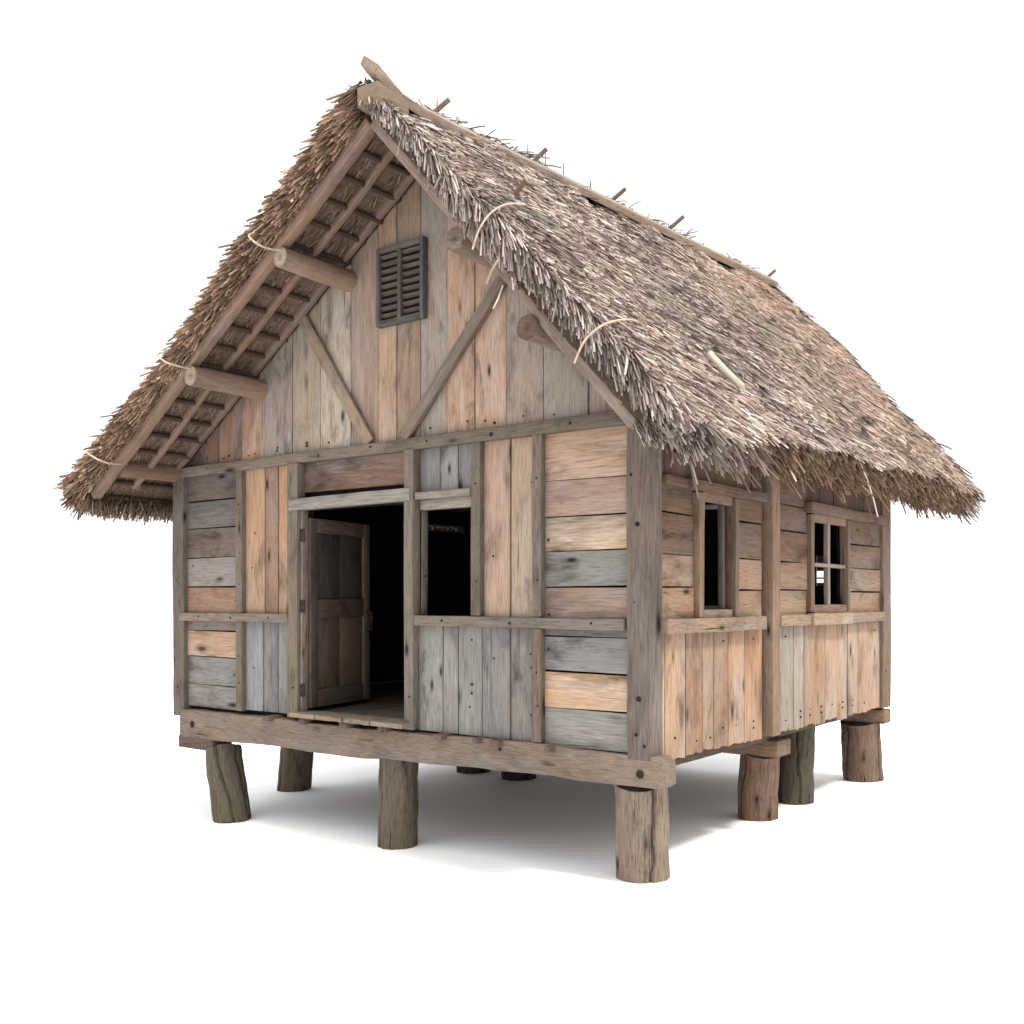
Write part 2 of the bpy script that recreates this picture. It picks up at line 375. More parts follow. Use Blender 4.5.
fwin = empty('window', (-1.75, .0, 1.79), 'x', 'x'); del fwin['label']; del fwin['category']; fwin['label'] = 'open window hole beside the door, without glass'
fwin.parent = hut; fwin.matrix_parent_inverse = Matrix.Translation(-ORG)
def sub(mb, parent, name, mat, **k):
    o = mb.build(name, mat, None, **k); o.parent = parent; o.matrix_parent_inverse = Matrix.Translation(-parent.location); return o
mb = MB(); bar(mb, (-2.015, -.020, 2.695), (-1.478, -.020, 2.695), .08, .055, (0, 0, 1), head); sub(mb, fwin, 'lintel', BEAM, bevel=.005)
mb = MB(); bar(mb, (-2.015, .022, 2.628), (-1.478, .022, 2.635), .06, .075, (0, 0, 1), P(168, 158, 144))
bar(mb, (-2.010, .04, 1.80), (-2.010, .04, 2.59), .016, .06, Y, P(128, 122, 112)); bar(mb, (-1.484, .04, 1.80), (-1.484, .04, 2.59), .016, .06, Y, P(146, 136, 122))
sub(mb, fwin, 'frame', BEAM, bevel=.004)

# ============================================================ SIDE WALL (x = 0)
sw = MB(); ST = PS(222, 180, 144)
def sxv(ys, z0, z1, cols, **k): vplanks(sw, 'x', ys, z0, z1, cols, base=0.0, sgn=-1, **k)
def sxh(y0, y1, zs, cols, **k): hplanks(sw, 'x', y0, y1, zs, cols, base=0.0, sgn=-1, **k)
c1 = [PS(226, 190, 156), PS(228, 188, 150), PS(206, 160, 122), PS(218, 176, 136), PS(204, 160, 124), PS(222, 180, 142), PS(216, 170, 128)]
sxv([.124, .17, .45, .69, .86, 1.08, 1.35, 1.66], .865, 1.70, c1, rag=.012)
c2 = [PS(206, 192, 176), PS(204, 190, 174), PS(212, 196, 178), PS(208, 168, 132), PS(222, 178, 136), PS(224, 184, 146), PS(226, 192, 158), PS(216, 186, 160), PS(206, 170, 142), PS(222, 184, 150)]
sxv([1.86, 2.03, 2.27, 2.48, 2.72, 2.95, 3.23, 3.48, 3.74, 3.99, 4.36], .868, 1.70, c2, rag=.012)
h1 = [PS(150, 120, 100), PS(152, 120, 96), PS(164, 128, 100), PS(206, 164, 128), PS(214, 172, 134)]  # upper rows darker: eave shade put into the board colours
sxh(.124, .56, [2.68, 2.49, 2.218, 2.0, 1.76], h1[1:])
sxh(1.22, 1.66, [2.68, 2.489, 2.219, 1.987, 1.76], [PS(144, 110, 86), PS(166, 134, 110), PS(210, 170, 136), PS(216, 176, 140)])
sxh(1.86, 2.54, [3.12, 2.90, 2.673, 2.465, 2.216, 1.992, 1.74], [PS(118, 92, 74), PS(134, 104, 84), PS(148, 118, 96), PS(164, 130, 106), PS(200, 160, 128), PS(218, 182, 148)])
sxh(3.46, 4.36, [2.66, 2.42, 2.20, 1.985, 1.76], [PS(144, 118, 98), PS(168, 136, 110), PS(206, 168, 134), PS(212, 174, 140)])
sxv([.124, .25, .51, .89, 1.19, 1.48, 1.66], 2.70, 3.13, [PS(128, 98, 78), PS(138, 106, 84), PS(126, 100, 82)])  # boards above the header darkened, painting the shade of the eave
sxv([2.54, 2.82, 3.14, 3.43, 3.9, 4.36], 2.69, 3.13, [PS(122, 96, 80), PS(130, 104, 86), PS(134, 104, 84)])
for k in range(40):
    disc(sw, (.0035, rng.choice([.1, .3, .6, .8, 1.0, 1.2, 1.5, 2.1, 2.4, 2.6, 2.85, 3.1, 3.35, 3.6, 3.9, 4.2]), rng.choice([.95, 1.0, 1.62])), X, rng.uniform(.005, .009), NAIL)
side = sw.build('side_wall', WOOD, hut, bevel=.004)
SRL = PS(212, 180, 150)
member('rail', side, (.024, .10, 1.742), (.020, 1.60, 1.742), .085, .10, (0, 0, 1), SRL)
member('rail', side, (.014, 1.905, 1.748), (.014, 2.52, 1.748), .07, .09, (0, 0, 1), SRL)
member('rail', side, (.016, 3.425, 1.752), (.016, 4.34, 1.752), .075, .09, (0, 0, 1), SRL)
member('stud', side, (.008, 1.79, .865), (.008, 1.79, 3.12), .14, .105, X, PS(200, 166, 138))
member('header', side, (.014, .124, 2.70), (.014, .42, 2.695), .06, .06, (0, 0, 1), PS(146, 118, 98))  # headers darkened as well, eave shade in their colour
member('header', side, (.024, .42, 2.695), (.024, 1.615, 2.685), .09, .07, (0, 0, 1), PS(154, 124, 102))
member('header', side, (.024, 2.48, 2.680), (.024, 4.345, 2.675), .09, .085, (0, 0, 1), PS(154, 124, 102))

def side_window(y0, y1, z0, z1, label):
    w = empty('window', (.0, (y0 + y1) / 2, z0), 'x', 'x'); del w['category']; w['label'] = label
    w.parent = hut; w.matrix_parent_inverse = Matrix.Translation(-ORG); return w
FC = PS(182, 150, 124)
w1 = side_window(.55, 1.24, 1.79, 2.61, 'tall side window with its narrow casement standing half open')
mb = MB()
bar(mb, (.004, .58, 1.793), (.004, .58, 2.648), .042, .08, X, FC); bar(mb, (-.006, .630, 1.793), (-.006, .630, 2.648), .05, .08, X, FC)
bar(mb, (-.004, 1.165, 1.793), (-.004, 1.165, 2.648), .06, .08, X, FC * .8)
bar(mb, (.002, .663, 2.635), (.002, 1.126, 2.635), .03, .08, (0, 0, 1), FC * .8); bar(mb, (.002, .663, 1.806), (.002, 1.126, 1.806), .026, .08, (0, 0, 1), FC)
sub(mb, w1, 'frame', BEAM, bevel=.004)
mb = MB(); CS = P(112, 108, 98)
bar(mb, (-.06, 1.10, 1.83), (-.06, 1.10, 2.61), .045, .04, X, CS); bar(mb, (-.30, .98, 1.83), (-.30, .98, 2.61), .045, .04, X, CS)
for z in (1.85, 2.59): bar(mb, (-.085, 1.087, z), (-.275, .993, z), .04, .035, (0, 0, 1), CS)
sub(mb, w1, 'casement', BEAM, bevel=.003)
w2 = side_window(2.51, 3.48, 1.79, 2.62, 'side window crossed by muntins into four panes')
mb = MB()
bar(mb, (-.006, 2.585, 1.812), (-.006, 2.585, 2.625), .07, .08, X, FC); bar(mb, (-.006, 3.42, 1.812), (-.006, 3.42, 2.625), .055, .08, X, FC * .8)
bar(mb, (.002, 2.622, 2.606), (.002, 3.388, 2.606), .045, .075, (0, 0, 1), FC * .85)
bar(mb, (.002, 2.622, 1.832), (.002, 3.388, 1.832), .045, .075, (0, 0, 1), FC); sub(mb, w2, 'frame', BEAM, bevel=.004)
mb = MB(); bar(mb, (-.010, 3.0, 1.857), (-.010, 3.0, 2.582), .055, .04, X, PS(196, 172, 148)); bar(mb, (-.012, 2.622, 2.21), (-.012, 3.388, 2.21), .045, .032, (0, 0, 1), PS(196, 172, 148)); sub(mb, w2, 'muntin', BEAM, bevel=.003)
mb = MB(); bar(mb, (.020, 2.525, 1.752), (.020, 3.42, 1.752), .10, .10, (0, 0, 1), SRL); sub(mb, w2, 'sill', BEAM, bevel=.005)
GL, N_, Lk_, bs_ = newmat('window_glass')
bs_.inputs['Base Color'].default_value = (.9, .92, .92, 1); bs_.inputs['Roughness'].default_value = .05; bs_.inputs['Transmission Weight'].default_value = 1; bs_.inputs['IOR'].default_value = 1.05

# ============================================================ hidden walls, floor, lining
lw = MB()
ys = np.linspace(.02, L - .02, 17)
for i in range(16):
    zt = under(-W) + .09
    if 11 <= i <= 13:                              # boards with wind-eaten gaps under the plate
        plank(lw, [(ys[i] + .005, .93), (ys[i + 1] - .005, .93), (ys[i + 1] - .005, 2.76), (ys[i] + .005, 2.74 + .02 * (i % 2))], 'x', -W + .004, -W + .035, P(140, 128, 118), 'z')
        plank(lw, [(ys[i] + .005, 2.795), (ys[i] + .14, 2.79), (ys[i] + .145, 2.74), (ys[i] + .17, 2.74), (ys[i] + .175, 2.80), (ys[i + 1] - .005, 2.79), (ys[i + 1] - .005, zt), (ys[i] + .005, zt)], 'x', -W + .004, -W + .035, P(140, 128, 118), 'z')
    else: plank(lw, [(ys[i] + .005, .93), (ys[i + 1] - .005, .93), (ys[i + 1] - .005, zt), (ys[i] + .005, zt)], 'x', -W + rng.uniform(0, .008), -W + .035, vary(P(140, 126, 114), .12), 'z')
left = lw.build('side_wall', WOOD, hut, bevel=.004)
bw = MB()
xs = np.linspace(-W + .02, -.02, 23)
for i in range(22):
    a, b = xs[i] + .005, xs[i + 1] - .005; top = [(b, under(b) + .07)]
    if a < AX < b: top.append((AX, under(AX) + .07))
    top.append((a, under(a) + .07))
    d = L - rng.uniform(0, .008); c_ = vary(P(150, 134, 118), .12)
    if i == 19:                                    # a broken board lets daylight through
        m1 = -.605
        for lo, hi in ((.93, 2.085), (2.125, 2.14), (2.205, 2.25)): plank(bw, [(a, lo), (m1, lo), (m1, hi), (a, hi)], 'y', d, L - .035, c_, 'z')
        plank(bw, [(a, 2.25), (a + .06, 2.25), (a + .07, 2.33), (a + .10, 2.33), (m1, 2.27), (m1, top[0][1]), top[-1]], 'y', d, L - .035, c_, 'z')
        plank(bw, [(m1 + .003, .93), (b, .93), top[0], (m1 + .003, top[0][1])], 'y', d, L - .035, c_, 'z')
    else: plank(bw, [(a, .93), (b, .93)] + top, 'y', d, L - .035, c_, 'z')
back = bw.build('back_wall', WOOD, hut, bevel=.004)
ln = MB()                                          # near-black sheets lining the room, painting its inside shade
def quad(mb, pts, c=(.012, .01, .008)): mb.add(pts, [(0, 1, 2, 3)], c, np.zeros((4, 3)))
def lin_front(y, holes, x0, x1, z0, z1):
    xs_ = sorted({x0, x1, *[h[0] for h in holes], *[h[1] for h in holes]}); zs_ = sorted({z0, z1, *[h[2] for h in holes], *[h[3] for h in holes]})
    for i in range(len(xs_) - 1):
        for k in range(len(zs_) - 1):
            cx, cz = (xs_[i] + xs_[i + 1]) / 2, (zs_[k] + zs_[k + 1]) / 2
            if any(h[0] < cx < h[1] and h[2] < cz < h[3] for h in holes): continue
            yield xs_[i], xs_[i + 1], zs_[k], zs_[k + 1]
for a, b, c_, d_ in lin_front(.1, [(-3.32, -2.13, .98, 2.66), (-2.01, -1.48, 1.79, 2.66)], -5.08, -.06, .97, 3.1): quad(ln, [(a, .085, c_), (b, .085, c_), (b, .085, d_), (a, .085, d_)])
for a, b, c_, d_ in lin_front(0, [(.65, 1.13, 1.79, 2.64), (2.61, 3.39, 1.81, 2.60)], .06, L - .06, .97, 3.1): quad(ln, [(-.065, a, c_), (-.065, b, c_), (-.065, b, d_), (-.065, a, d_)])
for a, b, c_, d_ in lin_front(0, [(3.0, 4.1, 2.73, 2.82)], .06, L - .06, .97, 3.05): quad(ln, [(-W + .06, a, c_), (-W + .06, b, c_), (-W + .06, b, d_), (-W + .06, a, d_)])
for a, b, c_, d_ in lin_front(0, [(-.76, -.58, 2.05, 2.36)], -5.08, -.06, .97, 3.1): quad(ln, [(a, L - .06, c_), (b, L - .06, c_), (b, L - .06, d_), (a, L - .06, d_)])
quad(ln, [(-5.05, .045, .86), (-.1, .045, .86), (-.1, .045, .97), (-5.05, .045, .97)])  # dark strip painting the shadow gap below the front boards
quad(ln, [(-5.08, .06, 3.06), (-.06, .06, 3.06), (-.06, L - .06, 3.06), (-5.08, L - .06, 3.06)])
ln.build('inside_shade_lining', SHADE_FILL, hut)
fl = MB(); xs = np.linspace(-5.08, -.05, 26)
for i in range(25):
    o = goff(); a, b = xs[i] + .004, xs[i + 1] - .004
    V = [(a, .06, .93), (b, .06, .93), (b, L - .06, .93), (a, L - .06, .93), (a, .06, .965), (b, .06, .965), (b, L - .06, .965), (a, L - .06, .965)]
    fl.add(V, [(3, 2, 1, 0), (4, 5, 6, 7), (0, 1, 5, 4), (1, 2, 6, 5), (2, 3, 7, 6), (3, 0, 4, 7)], vary(P(120, 104, 88), .08) * .8, [o + [v[1], v[0], v[2]] for v in V])
floor = fl.build('floor', WOOD, hut, bevel=.003)

# ============================================================ posts, beams, stilts
PN = lambda p, n, r=.014: (p, n, r)
def cpost(x0, x1, y0, y1, z0, z1, c, nails=()):
    member('corner_post', hut, ((x0 + x1) / 2, (y0 + y1) / 2, z0), ((x0 + x1) / 2, (y0 + y1) / 2, z1), x1 - x0, y1 - y0, Y, c, wob=.006, nails=nails, bevel=.010)
cpost(-.160, .010, -.045, .120, .885, 3.30, P(138, 126, 116), [PN((-.08, -.048, 2.40), Y, .018), PN((-.07, -.048, 1.28), Y, .02), PN((-.09, -.048, 1.05), Y), PN((-.13, -.048, 2.72), Y, .01), PN((-.03, -.048, .98), Y, .012), PN((-.1, -.048, 1.9), Y, .008)])
cpost(-W + .01, -4.96, -.045, .10, .83, 3.08, P(134, 126, 118), [PN((-5.07, -.048, 2.1), Y, .012), PN((-5.05, -.048, 1.1), Y, .012)])
cpost(-.10, .022, 4.36, L + .02, .86, 3.16, PS(178, 150, 128), [PN((.025, 4.5, 1.3), X, .01), PN((.025, 4.44, 1.22), X, .01)])
cpost(-W - .02, -4.99, 4.42, L + .02, .83, 3.08, P(134, 126, 118))
SB = P(154, 140, 124)
mb = MB(); bar(mb, (-4.99, .035, .765), (.125, .035, .822), .20, .255, (0, 0, 1), SB * np.array((.9, .85, .82)), wob=.014, taper=.78, tip=.16); disc(mb, (-.06, -.052, .80), Y, .03, NAIL); disc(mb, (-4.80, -.066, .77), Y, .035, NAIL); disc(mb, (-1.2, -.06, .86), Y, .012, NAIL)
mb.build('sill_beam', BEAM, hut, bevel=.016)
member('sill_beam', hut, (-5.08, L - .10, .80), (.03, L - .10, .775), .2, .135, (0, 0, 1), PS(190, 160, 130), wob=.006, bevel=.012)
member('sill_beam', hut, (-4.96, 2.28, .715), (-.09, 2.28, .705), .27, .135, (0, 0, 1), PS(196, 164, 132), wob=.006, bevel=.012)
member('sill_beam', hut, (-5.02, .05, .600), (-4.50, .05, .604), .22, .115, (0, 0, 1), P(130, 112, 98), wob=.006, bevel=.012)
member('sill_beam', hut, (-.24, .14, .80), (-.24, L - .21, .84), .12, .10, (0, 0, 1), P(120, 100, 84), wob=.006, bevel=.01)
member('sill_beam', hut, (-4.9, .14, .80), (-4.9, L - .21, .84), .12, .12, (0, 0, 1), P(120, 100, 84), wob=.006, bevel=.01)
member('sill_beam', hut, (-2.5, .14, .845), (-2.5, L - .21, .845), .12, .10, (0, 0, 1), P(110, 92, 78), wob=.006, bevel=.01)
for x, w_, z in ((-3.70, .10, .905), (-3.25, .09, .912), (-2.76, .12, .915), (-2.33, .11, .915), (-1.75, .10, .905), (-1.40, .05, .908), (-1.22, .10, .905), (-.75, .05, .905)):
    member('floor_joist', floor, (x, -.095 - rng.uniform(0, .035), z), (x, .9, z), w_ * .8, .042, (0, 0, 1), P(138, 120, 106), wob=.003, bevel=.006, n=3)
ts = MB(); xx = [-3.36, -3.05, -2.72, -2.40, -2.06]
for i in range(4):
    a, b = xx[i] + .003, xx[i + 1] - .003; o = goff(); n = 5; fr_ = [-.135 - rng.uniform(0, .03) for _ in range(n + 1)]
    V = [(a + (b - a) * q / n, fr_[q], z) for z in (.945, .982) for q in range(n + 1)] + [(b, .12, .945), (a, .12, .945), (b, .12, .982), (a, .12, .982)]
    m_ = n + 1
    F = [tuple(range(m_ - 1, -1, -1)) + (2 * m_ + 1, 2 * m_), tuple(range(m_, 2 * m_)) + (2 * m_ + 2, 2 * m_ + 3)] + [(q, q + 1, m_ + q + 1, m_ + q) for q in range(n)]
    F += [(n, 2 * m_, 2 * m_ + 2, m_ + n), (2 * m_, 2 * m_ + 1, 2 * m_ + 3, 2 * m_ + 2), (2 * m_ + 1, 0, m_, 2 * m_ + 3)]
    ts.add(V, F, vary(P(166, 144, 122), .05), [o + [v[0], v[1], v[2]] for v in V])
ts.build('threshold', BEAM, hut, bevel=.004)

stl = [((-.235, .29), (-.165, .14), .72, .172, P(150, 132, 114), BARKDRY, 'split pale stilt under the front corner of the side wall'),
       ((-2.31, .06), (-2.34, .105), .690, .150, P(120, 106, 88), BARK, None), ((-4.28, -.01), (-4.53, .08), .560, .160, P(108, 98, 78), BARK, 'greenish leaning stilt under the front left corner'),
       ((-5.00, 1.30), (-4.98, 1.36), .74, .165, P(116, 104, 86), BARK, None), ((-4.06, 3.06), (-4.06, 3.06), .86, .18, P(100, 84, 68), BARK, None), ((-3.34, 2.96), (-3.34, 2.96), .86, .18, P(60, 54, 46), BARK, None),
       ((-.38, 2.40), (-.30, 2.28), .66, .160, P(140, 106, 86), BARKDRY, 'reddish stilt under the middle of the side wall'), ((-.37, 3.17), (-.34, 3.15), .80, .152, P(92, 86, 70), BARK, 'mossy green stilt beside the reddish one'),
       ((-.24, 4.58), (-.24, 4.46), .72, .185, P(136, 108, 88), BARKDRY, None), ((-4.95, 4.4), (-4.95, 4.4), .75, .17, P(110, 96, 80), BARK, None), ((-2.5, 4.4), (-2.5, 4.4), .75, .17, P(110, 96, 80), BARK, None)]
for (fx, fy), (tx, ty), zt, r, c_, m_, lb in stl:
    zb = gz(fx, fy) - .05; n = 20; mb = MB(); pts = []; rr = []
    for i in range(n + 1):
        t = i / n; pts.append((fx + (tx - fx) * t + .006 * sn(t * 3, fx * 7), fy + (ty - fy) * t + .006 * sn(t * 3, fy * 5), zb + (zt - zb) * t)); rr.append(r * (1.04 - .03 * t + .012 * sn(t * 6, fx * 3 + 1) + (.03 if i == 0 else 0)))
    tube(mb, pts, rr, c_ * 1.1, 72, .014, c_ * .6, .020, [(a0 + rng.uniform(-.5, .5), rng.uniform(-.9, .9), rng.uniform(.035, .075)) for a0 in rng.choice([.3, 1.5, 2.6, 3.7, 4.6, 5.5], 3, False)])
    o = mb.build('stilt', m_, hut, smooth=True)
    if lb: o['label'] = lb

# ============================================================ ROOF
YF, = (-.74,)
XE_R, XE_L = .58, -5.60
def zridge(y): return 5.50 + .036 * (y + .7)
def zeR(y): return 2.99 + .02 * np.clip(y, 0, 6)
def lump(s, y): return .028 * np.sin(y * 2.3 + s * 5) + .022 * np.sin(y * 5.1 - s * 9 + 1) + .018 * np.sin(s * 17 + y * 1.3)
XR = -1.86
def ybk(s): return 5.88 - .38 * s
def topR(s, y):
    y = np.asarray(y, float); s = np.asarray(s, float)
    return np.stack([XR + s * (XE_R - XR), y, zridge(y) + s * (zeR(y) - zridge(y)) + .10 * np.sin(np.pi * s) * .35 + lump(s, y)], -1)
def topL(s, y):
    y = np.asarray(y, float); s = np.asarray(s, float)
    ze = 3.02 + .01 * y
    return np.stack([XR + s * (XE_L - XR), y, zridge(y) + s * (ze - zridge(y)) - .04 * np.sin(np.pi * s) + lump(s + 2, y)], -1)
RAF = .10
def botR(s, y):
    x = XR + s * (.40 - XR); r = np.clip((np.asarray(y) - 1) / 5, 0, 1) * .20
    return np.stack([x, np.asarray(y, float) + 0 * s, AZ - (x - AX) * SR + RAF + r * (1 - s)], -1)
def botL(s, y):
    x = XR + s * (-5.60 - XR); r = np.clip((np.asarray(y) - 1) / 5, 0, 1) * .20
    return np.stack([x, np.asarray(y, float) + 0 * s, AZ - (AX - x) * SL + RAF + r * (1 - s)], -1)
th = MB()
ns, ny = 40, 70
DARKC = np.array((.045, .036, .030)); UNDC = np.array((.20, .145, .105))  # dark slab top paints the shade between the straws
def slab(top, bot):
    S_, Tt = np.meshgrid(np.linspace(0, 1, ns + 1), np.linspace(0, 1, ny + 1), indexing='ij')
    yy = (YF + .03) + Tt * (ybk(S_) - .05 - YF)
    A = top(S_, yy); A[..., 2] -= .035; B = bot(S_, yy)
    A[-1, :, 0] -= .05 * np.sign(A[-1, :, 0] + 2); 
    V = np.concatenate([A.reshape(-1, 3), B.reshape(-1, 3)]); m = (ns + 1) * (ny + 1)
    idx = np.arange(m).reshape(ns + 1, ny + 1)
    q = np.stack([idx[:-1, :-1], idx[1:, :-1], idx[1:, 1:], idx[:-1, 1:]], -1).reshape(-1, 4)
    F = [q, q[:, ::-1] + m]
    for e in (idx[0, :], idx[-1, :], idx[:, 0], idx[:, -1]):
        F.append(np.stack([e[:-1], e[1:], e[1:] + m, e[:-1] + m], -1))
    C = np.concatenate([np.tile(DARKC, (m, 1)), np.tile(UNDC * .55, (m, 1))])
    first = True
    n0 = th.n
    th.v.append(V); th.c.append(C); th.g.append(V[:, [1, 0, 2]]); th.n += len(V)
    for f in F: th.f.append(f + n0)
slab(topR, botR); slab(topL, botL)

def unit(a): return a / np.linalg.norm(a, axis=-1, keepdims=True)
def straws(P0, D, Ln, Rd, C, sag=0.0, rootdark=.55, tip=1.1):
    n = len(P0); D = unit(D); Ln = np.broadcast_to(Ln, (n,)); Rd = np.broadcast_to(Rd, (n,))
    ref = rng.normal(0, 1, (n, 3)); u = unit(np.cross(D, ref)); w = np.cross(D, u)
    T = np.array([0, .55, 1.0]); RF = np.array([.9, 1.0, .86]); CF = np.array([rootdark, .95, tip])  # dark roots and bright tips paint gap shade and lit ends
    bend = rng.normal(0, .05, (n, 3)) + np.array([0, 0, -1.0]) * np.broadcast_to(sag, (n,))[:, None]
    V = np.zeros((n, 3, 3, 3)); C3 = np.zeros((n, 3, 3, 3)); G = np.zeros((n, 3, 3, 3)); off = rng.uniform(-50, 50, (n, 3))
    for i in range(3):
        c = P0 + D * (Ln * T[i])[:, None] + bend * (Ln * T[i] ** 2)[:, None]
        for k in range(3):
            a = 2 * math.pi * k / 3
            V[:, i, k] = c + (Rd * RF[i])[:, None] * (math.cos(a) * u + math.sin(a) * w)
            C3[:, i, k] = C * CF[i]; G[:, i, k] = off; G[:, i, k, 0] += Ln * T[i]; G[:, i, k, 1] += k * .02
    base = th.n + 9 * np.arange(n)[:, None]
    th.v.append(V.reshape(-1, 3)); th.c.append(C3.reshape(-1, 3)); th.g.append(G.reshape(-1, 3)); th.n += 9 * n
    for i in range(2):
        for k in range(3):
            r = (k + 1) % 3; th.f.append(np.concatenate([base + 3 * i + k, base + 3 * i + r, base + 3 * i + 3 + r, base + 3 * i + 3 + k], 1))
    th.f.append(np.concatenate([base + 6, base + 7, base + 8], 1))

def vnoise(a, b, seed):
    r = np.random.default_rng(seed); out = 0; amp = 1
    for o in range(4):
        fa, fb, p, q = r.uniform(.6, 1.4, 4); k = 1.9 ** o
        out = out + amp * np.sin(a * fa * k + p * 9 + 1.3 * np.sin(b * fb * k * .9 + q * 7)) * np.sin(b * fb * k + q * 5 + np.sin(a * k * .8)); amp *= .6
    return out
SC = np.array([[.36, .295, .265], [.46, .39, .355], [.25, .20, .175], [.14, .11, .095], [.54, .47, .43], [.33, .265, .225], [.19, .15, .13]])
def straw_cols(n, k=1.0):
    c = SC[rng.integers(0, len(SC), n)] * rng.uniform(.6, 1.25, (n, 1)) * k; return c

# --- right slope, coursed
n = 92000
s = rng.uniform(-.0, .985, n); y = YF + rng.uniform(0, 1, n) * (ybk(s) - YF)
# leave some dark pockets
pk = vnoise(y * 4.0, s * 14, 5); keep = pk + rng.uniform(-.7, .7, n) > -.95
s, y = s[keep], y[keep]; n = len(s)
Pt = topR(s, y); down = unit(np.stack([np.full(n, XE_R - XR), np.zeros(n), zeR(y) - zridge(y)], -1)); nrm = unit(np.stack([-down[:, 2], np.zeros(n), down[:, 0]], -1))
lat = np.interp(y, [-.75, -.55, -.2, .4, 1.5, 3, 6], [-.32, -.05, .28, .28, .20, .12, .08]) + .12 * vnoise(y * 2, s * 6, 3)
D = down + np.stack([np.zeros(n), lat + rng.normal(0, .15, n), np.zeros(n)], -1) + nrm * (np.interp(y, [-.7, .3, 3], [.24, .17, .12]) + rng.normal(0, .07, n))[:, None]
Ln = rng.uniform(.07, .17, n) * np.interp(y, [-.7, 1, 5], [1.15, 1.0, .95])
C = straw_cols(n, 1.02)
tan = np.clip((y - 2.2 + .8 * vnoise(y, s * 3, 8)) / 2.2, 0, 1) * np.clip(1.15 - s * .75, 0, 1) * .7
C = C * (1 - tan[:, None]) + tan[:, None] * (np.array([.48, .35, .27]) * rng.uniform(.6, 1.2, (n, 1)))
moss = np.clip(vnoise(y * 1.6, s * 5, 21) - .55, 0, 1) * np.exp(-((s - .38) / .25) ** 2)
C = C * (1 - .7 * moss[:, None]) + .7 * moss[:, None] * np.array([.21, .225, .17])
C *= (1 + .18 * vnoise(y * 3, s * 9, 33))[:, None]
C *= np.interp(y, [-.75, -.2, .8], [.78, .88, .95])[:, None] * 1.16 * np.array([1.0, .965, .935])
straws(Pt + nrm * (.022 * vnoise(y * 8, s * 24, 77) - .03)[:, None], D, Ln, rng.uniform(.0040, .0076, n), C, .05, .14)

# --- right verge (front edge): shaggy, drooping
n = 7000
s = rng.uniform(0, 1, n); t = rng.uniform(0, 1, n) ** .8
A = topR(s, np.full(n, YF)); B = botR(s * .985, np.full(n, YF)); B[:, 2] += .22
Pt = A * (1 - t)[:, None] + B * t[:, None]; Pt[:, 1] += rng.uniform(0, .14, n)
D = unit(np.stack([np.full(n, .70), np.zeros(n), np.full(n, -.72)], -1)) + np.stack([rng.normal(0, .14, n) - .20 * t, -np.abs(rng.normal(.28, .2, n)), -.15 - .4 * t + rng.normal(0, .15, n)], -1)
Ln = rng.uniform(.10, .24, n) * (1 + .55 * np.exp(-((s - .42) / .2) ** 2))
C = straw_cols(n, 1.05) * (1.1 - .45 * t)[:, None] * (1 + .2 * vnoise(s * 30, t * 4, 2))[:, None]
straws(Pt, D, Ln, rng.uniform(.0052, .0095, n), C, .10, .25)

# --- right eave: cut edge, shaded brown, with a ragged fringe
n = 14000
y = YF + rng.uniform(0, 1, n) * (ybk(1.0) - YF); t = rng.uniform(0, 1, n)
A = topR(np.full(n, .985), y); A[:, 2] -= .03; B = botR(np.full(n, 1.0), y); B[:, 2] += .05
Pt = A * (1 - t)[:, None] + B * t[:, None]; Pt[:, 0] -= rng.uniform(0, .12, n)
D = np.stack([.62 + rng.normal(0, .2, n), rng.normal(.05, .2, n) - .25 * (y < -.4), -.85 + rng.normal(0, .15, n)], -1)
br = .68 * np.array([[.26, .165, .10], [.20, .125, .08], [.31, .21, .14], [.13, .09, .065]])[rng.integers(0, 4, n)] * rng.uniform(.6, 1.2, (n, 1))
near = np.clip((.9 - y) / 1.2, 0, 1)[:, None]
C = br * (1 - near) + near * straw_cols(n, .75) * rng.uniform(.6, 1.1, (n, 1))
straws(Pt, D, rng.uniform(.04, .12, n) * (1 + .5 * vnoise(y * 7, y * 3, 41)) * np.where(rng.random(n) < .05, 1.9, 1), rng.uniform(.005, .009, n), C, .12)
# --- back verge right/left silhouettes
for top, bot, sx, nn in ((topR, botR, .7, 3500), (topL, botL, -.8, 2000)):
    s = rng.uniform(0, 1, nn); yb = ybk(s) if top is topR else ybk(s); t = rng.uniform(0, 1, nn)
    A = top(s, yb - .05); B = bot(s, yb - .05); Pt = A * (1 - t)[:, None] + B * t[:, None]
    D = np.stack([np.full(nn, sx) + rng.normal(0, .1, nn), np.abs(rng.normal(.16, .14, nn)), -.72 + rng.normal(0, .15, nn) - .1 * t], -1)
    straws(Pt, D, rng.uniform(.1, .24, nn), rng.uniform(.005, .009, nn), straw_cols(nn, .75), .1)
# --- left slope top
n = 20000
s = rng.uniform(0, .99, n); y = YF + rng.uniform(0, 1, n) * (5.8 - YF)
Pt = topL(s, y); down = unit(np.stack([np.full(n, XE_L - XR), np.zeros(n), 3.02 - zridge(y)], -1)); nrm = unit(np.stack([down[:, 2], np.zeros(n), -down[:, 0]], -1))
nrm = np.where(nrm[:, 2:3] < 0, -nrm, nrm)
D = down + np.stack([np.zeros(n), rng.normal(.0, .2, n), np.zeros(n)], -1) + nrm * (np.interp(y, [-.7, 0, 1], [.24, .14, .1]) + rng.normal(0, .08, n))[:, None]
straws(Pt - nrm * .04, D, rng.uniform(.16, .36, n), rng.uniform(.006, .0095, n), straw_cols(n, .6), .05)
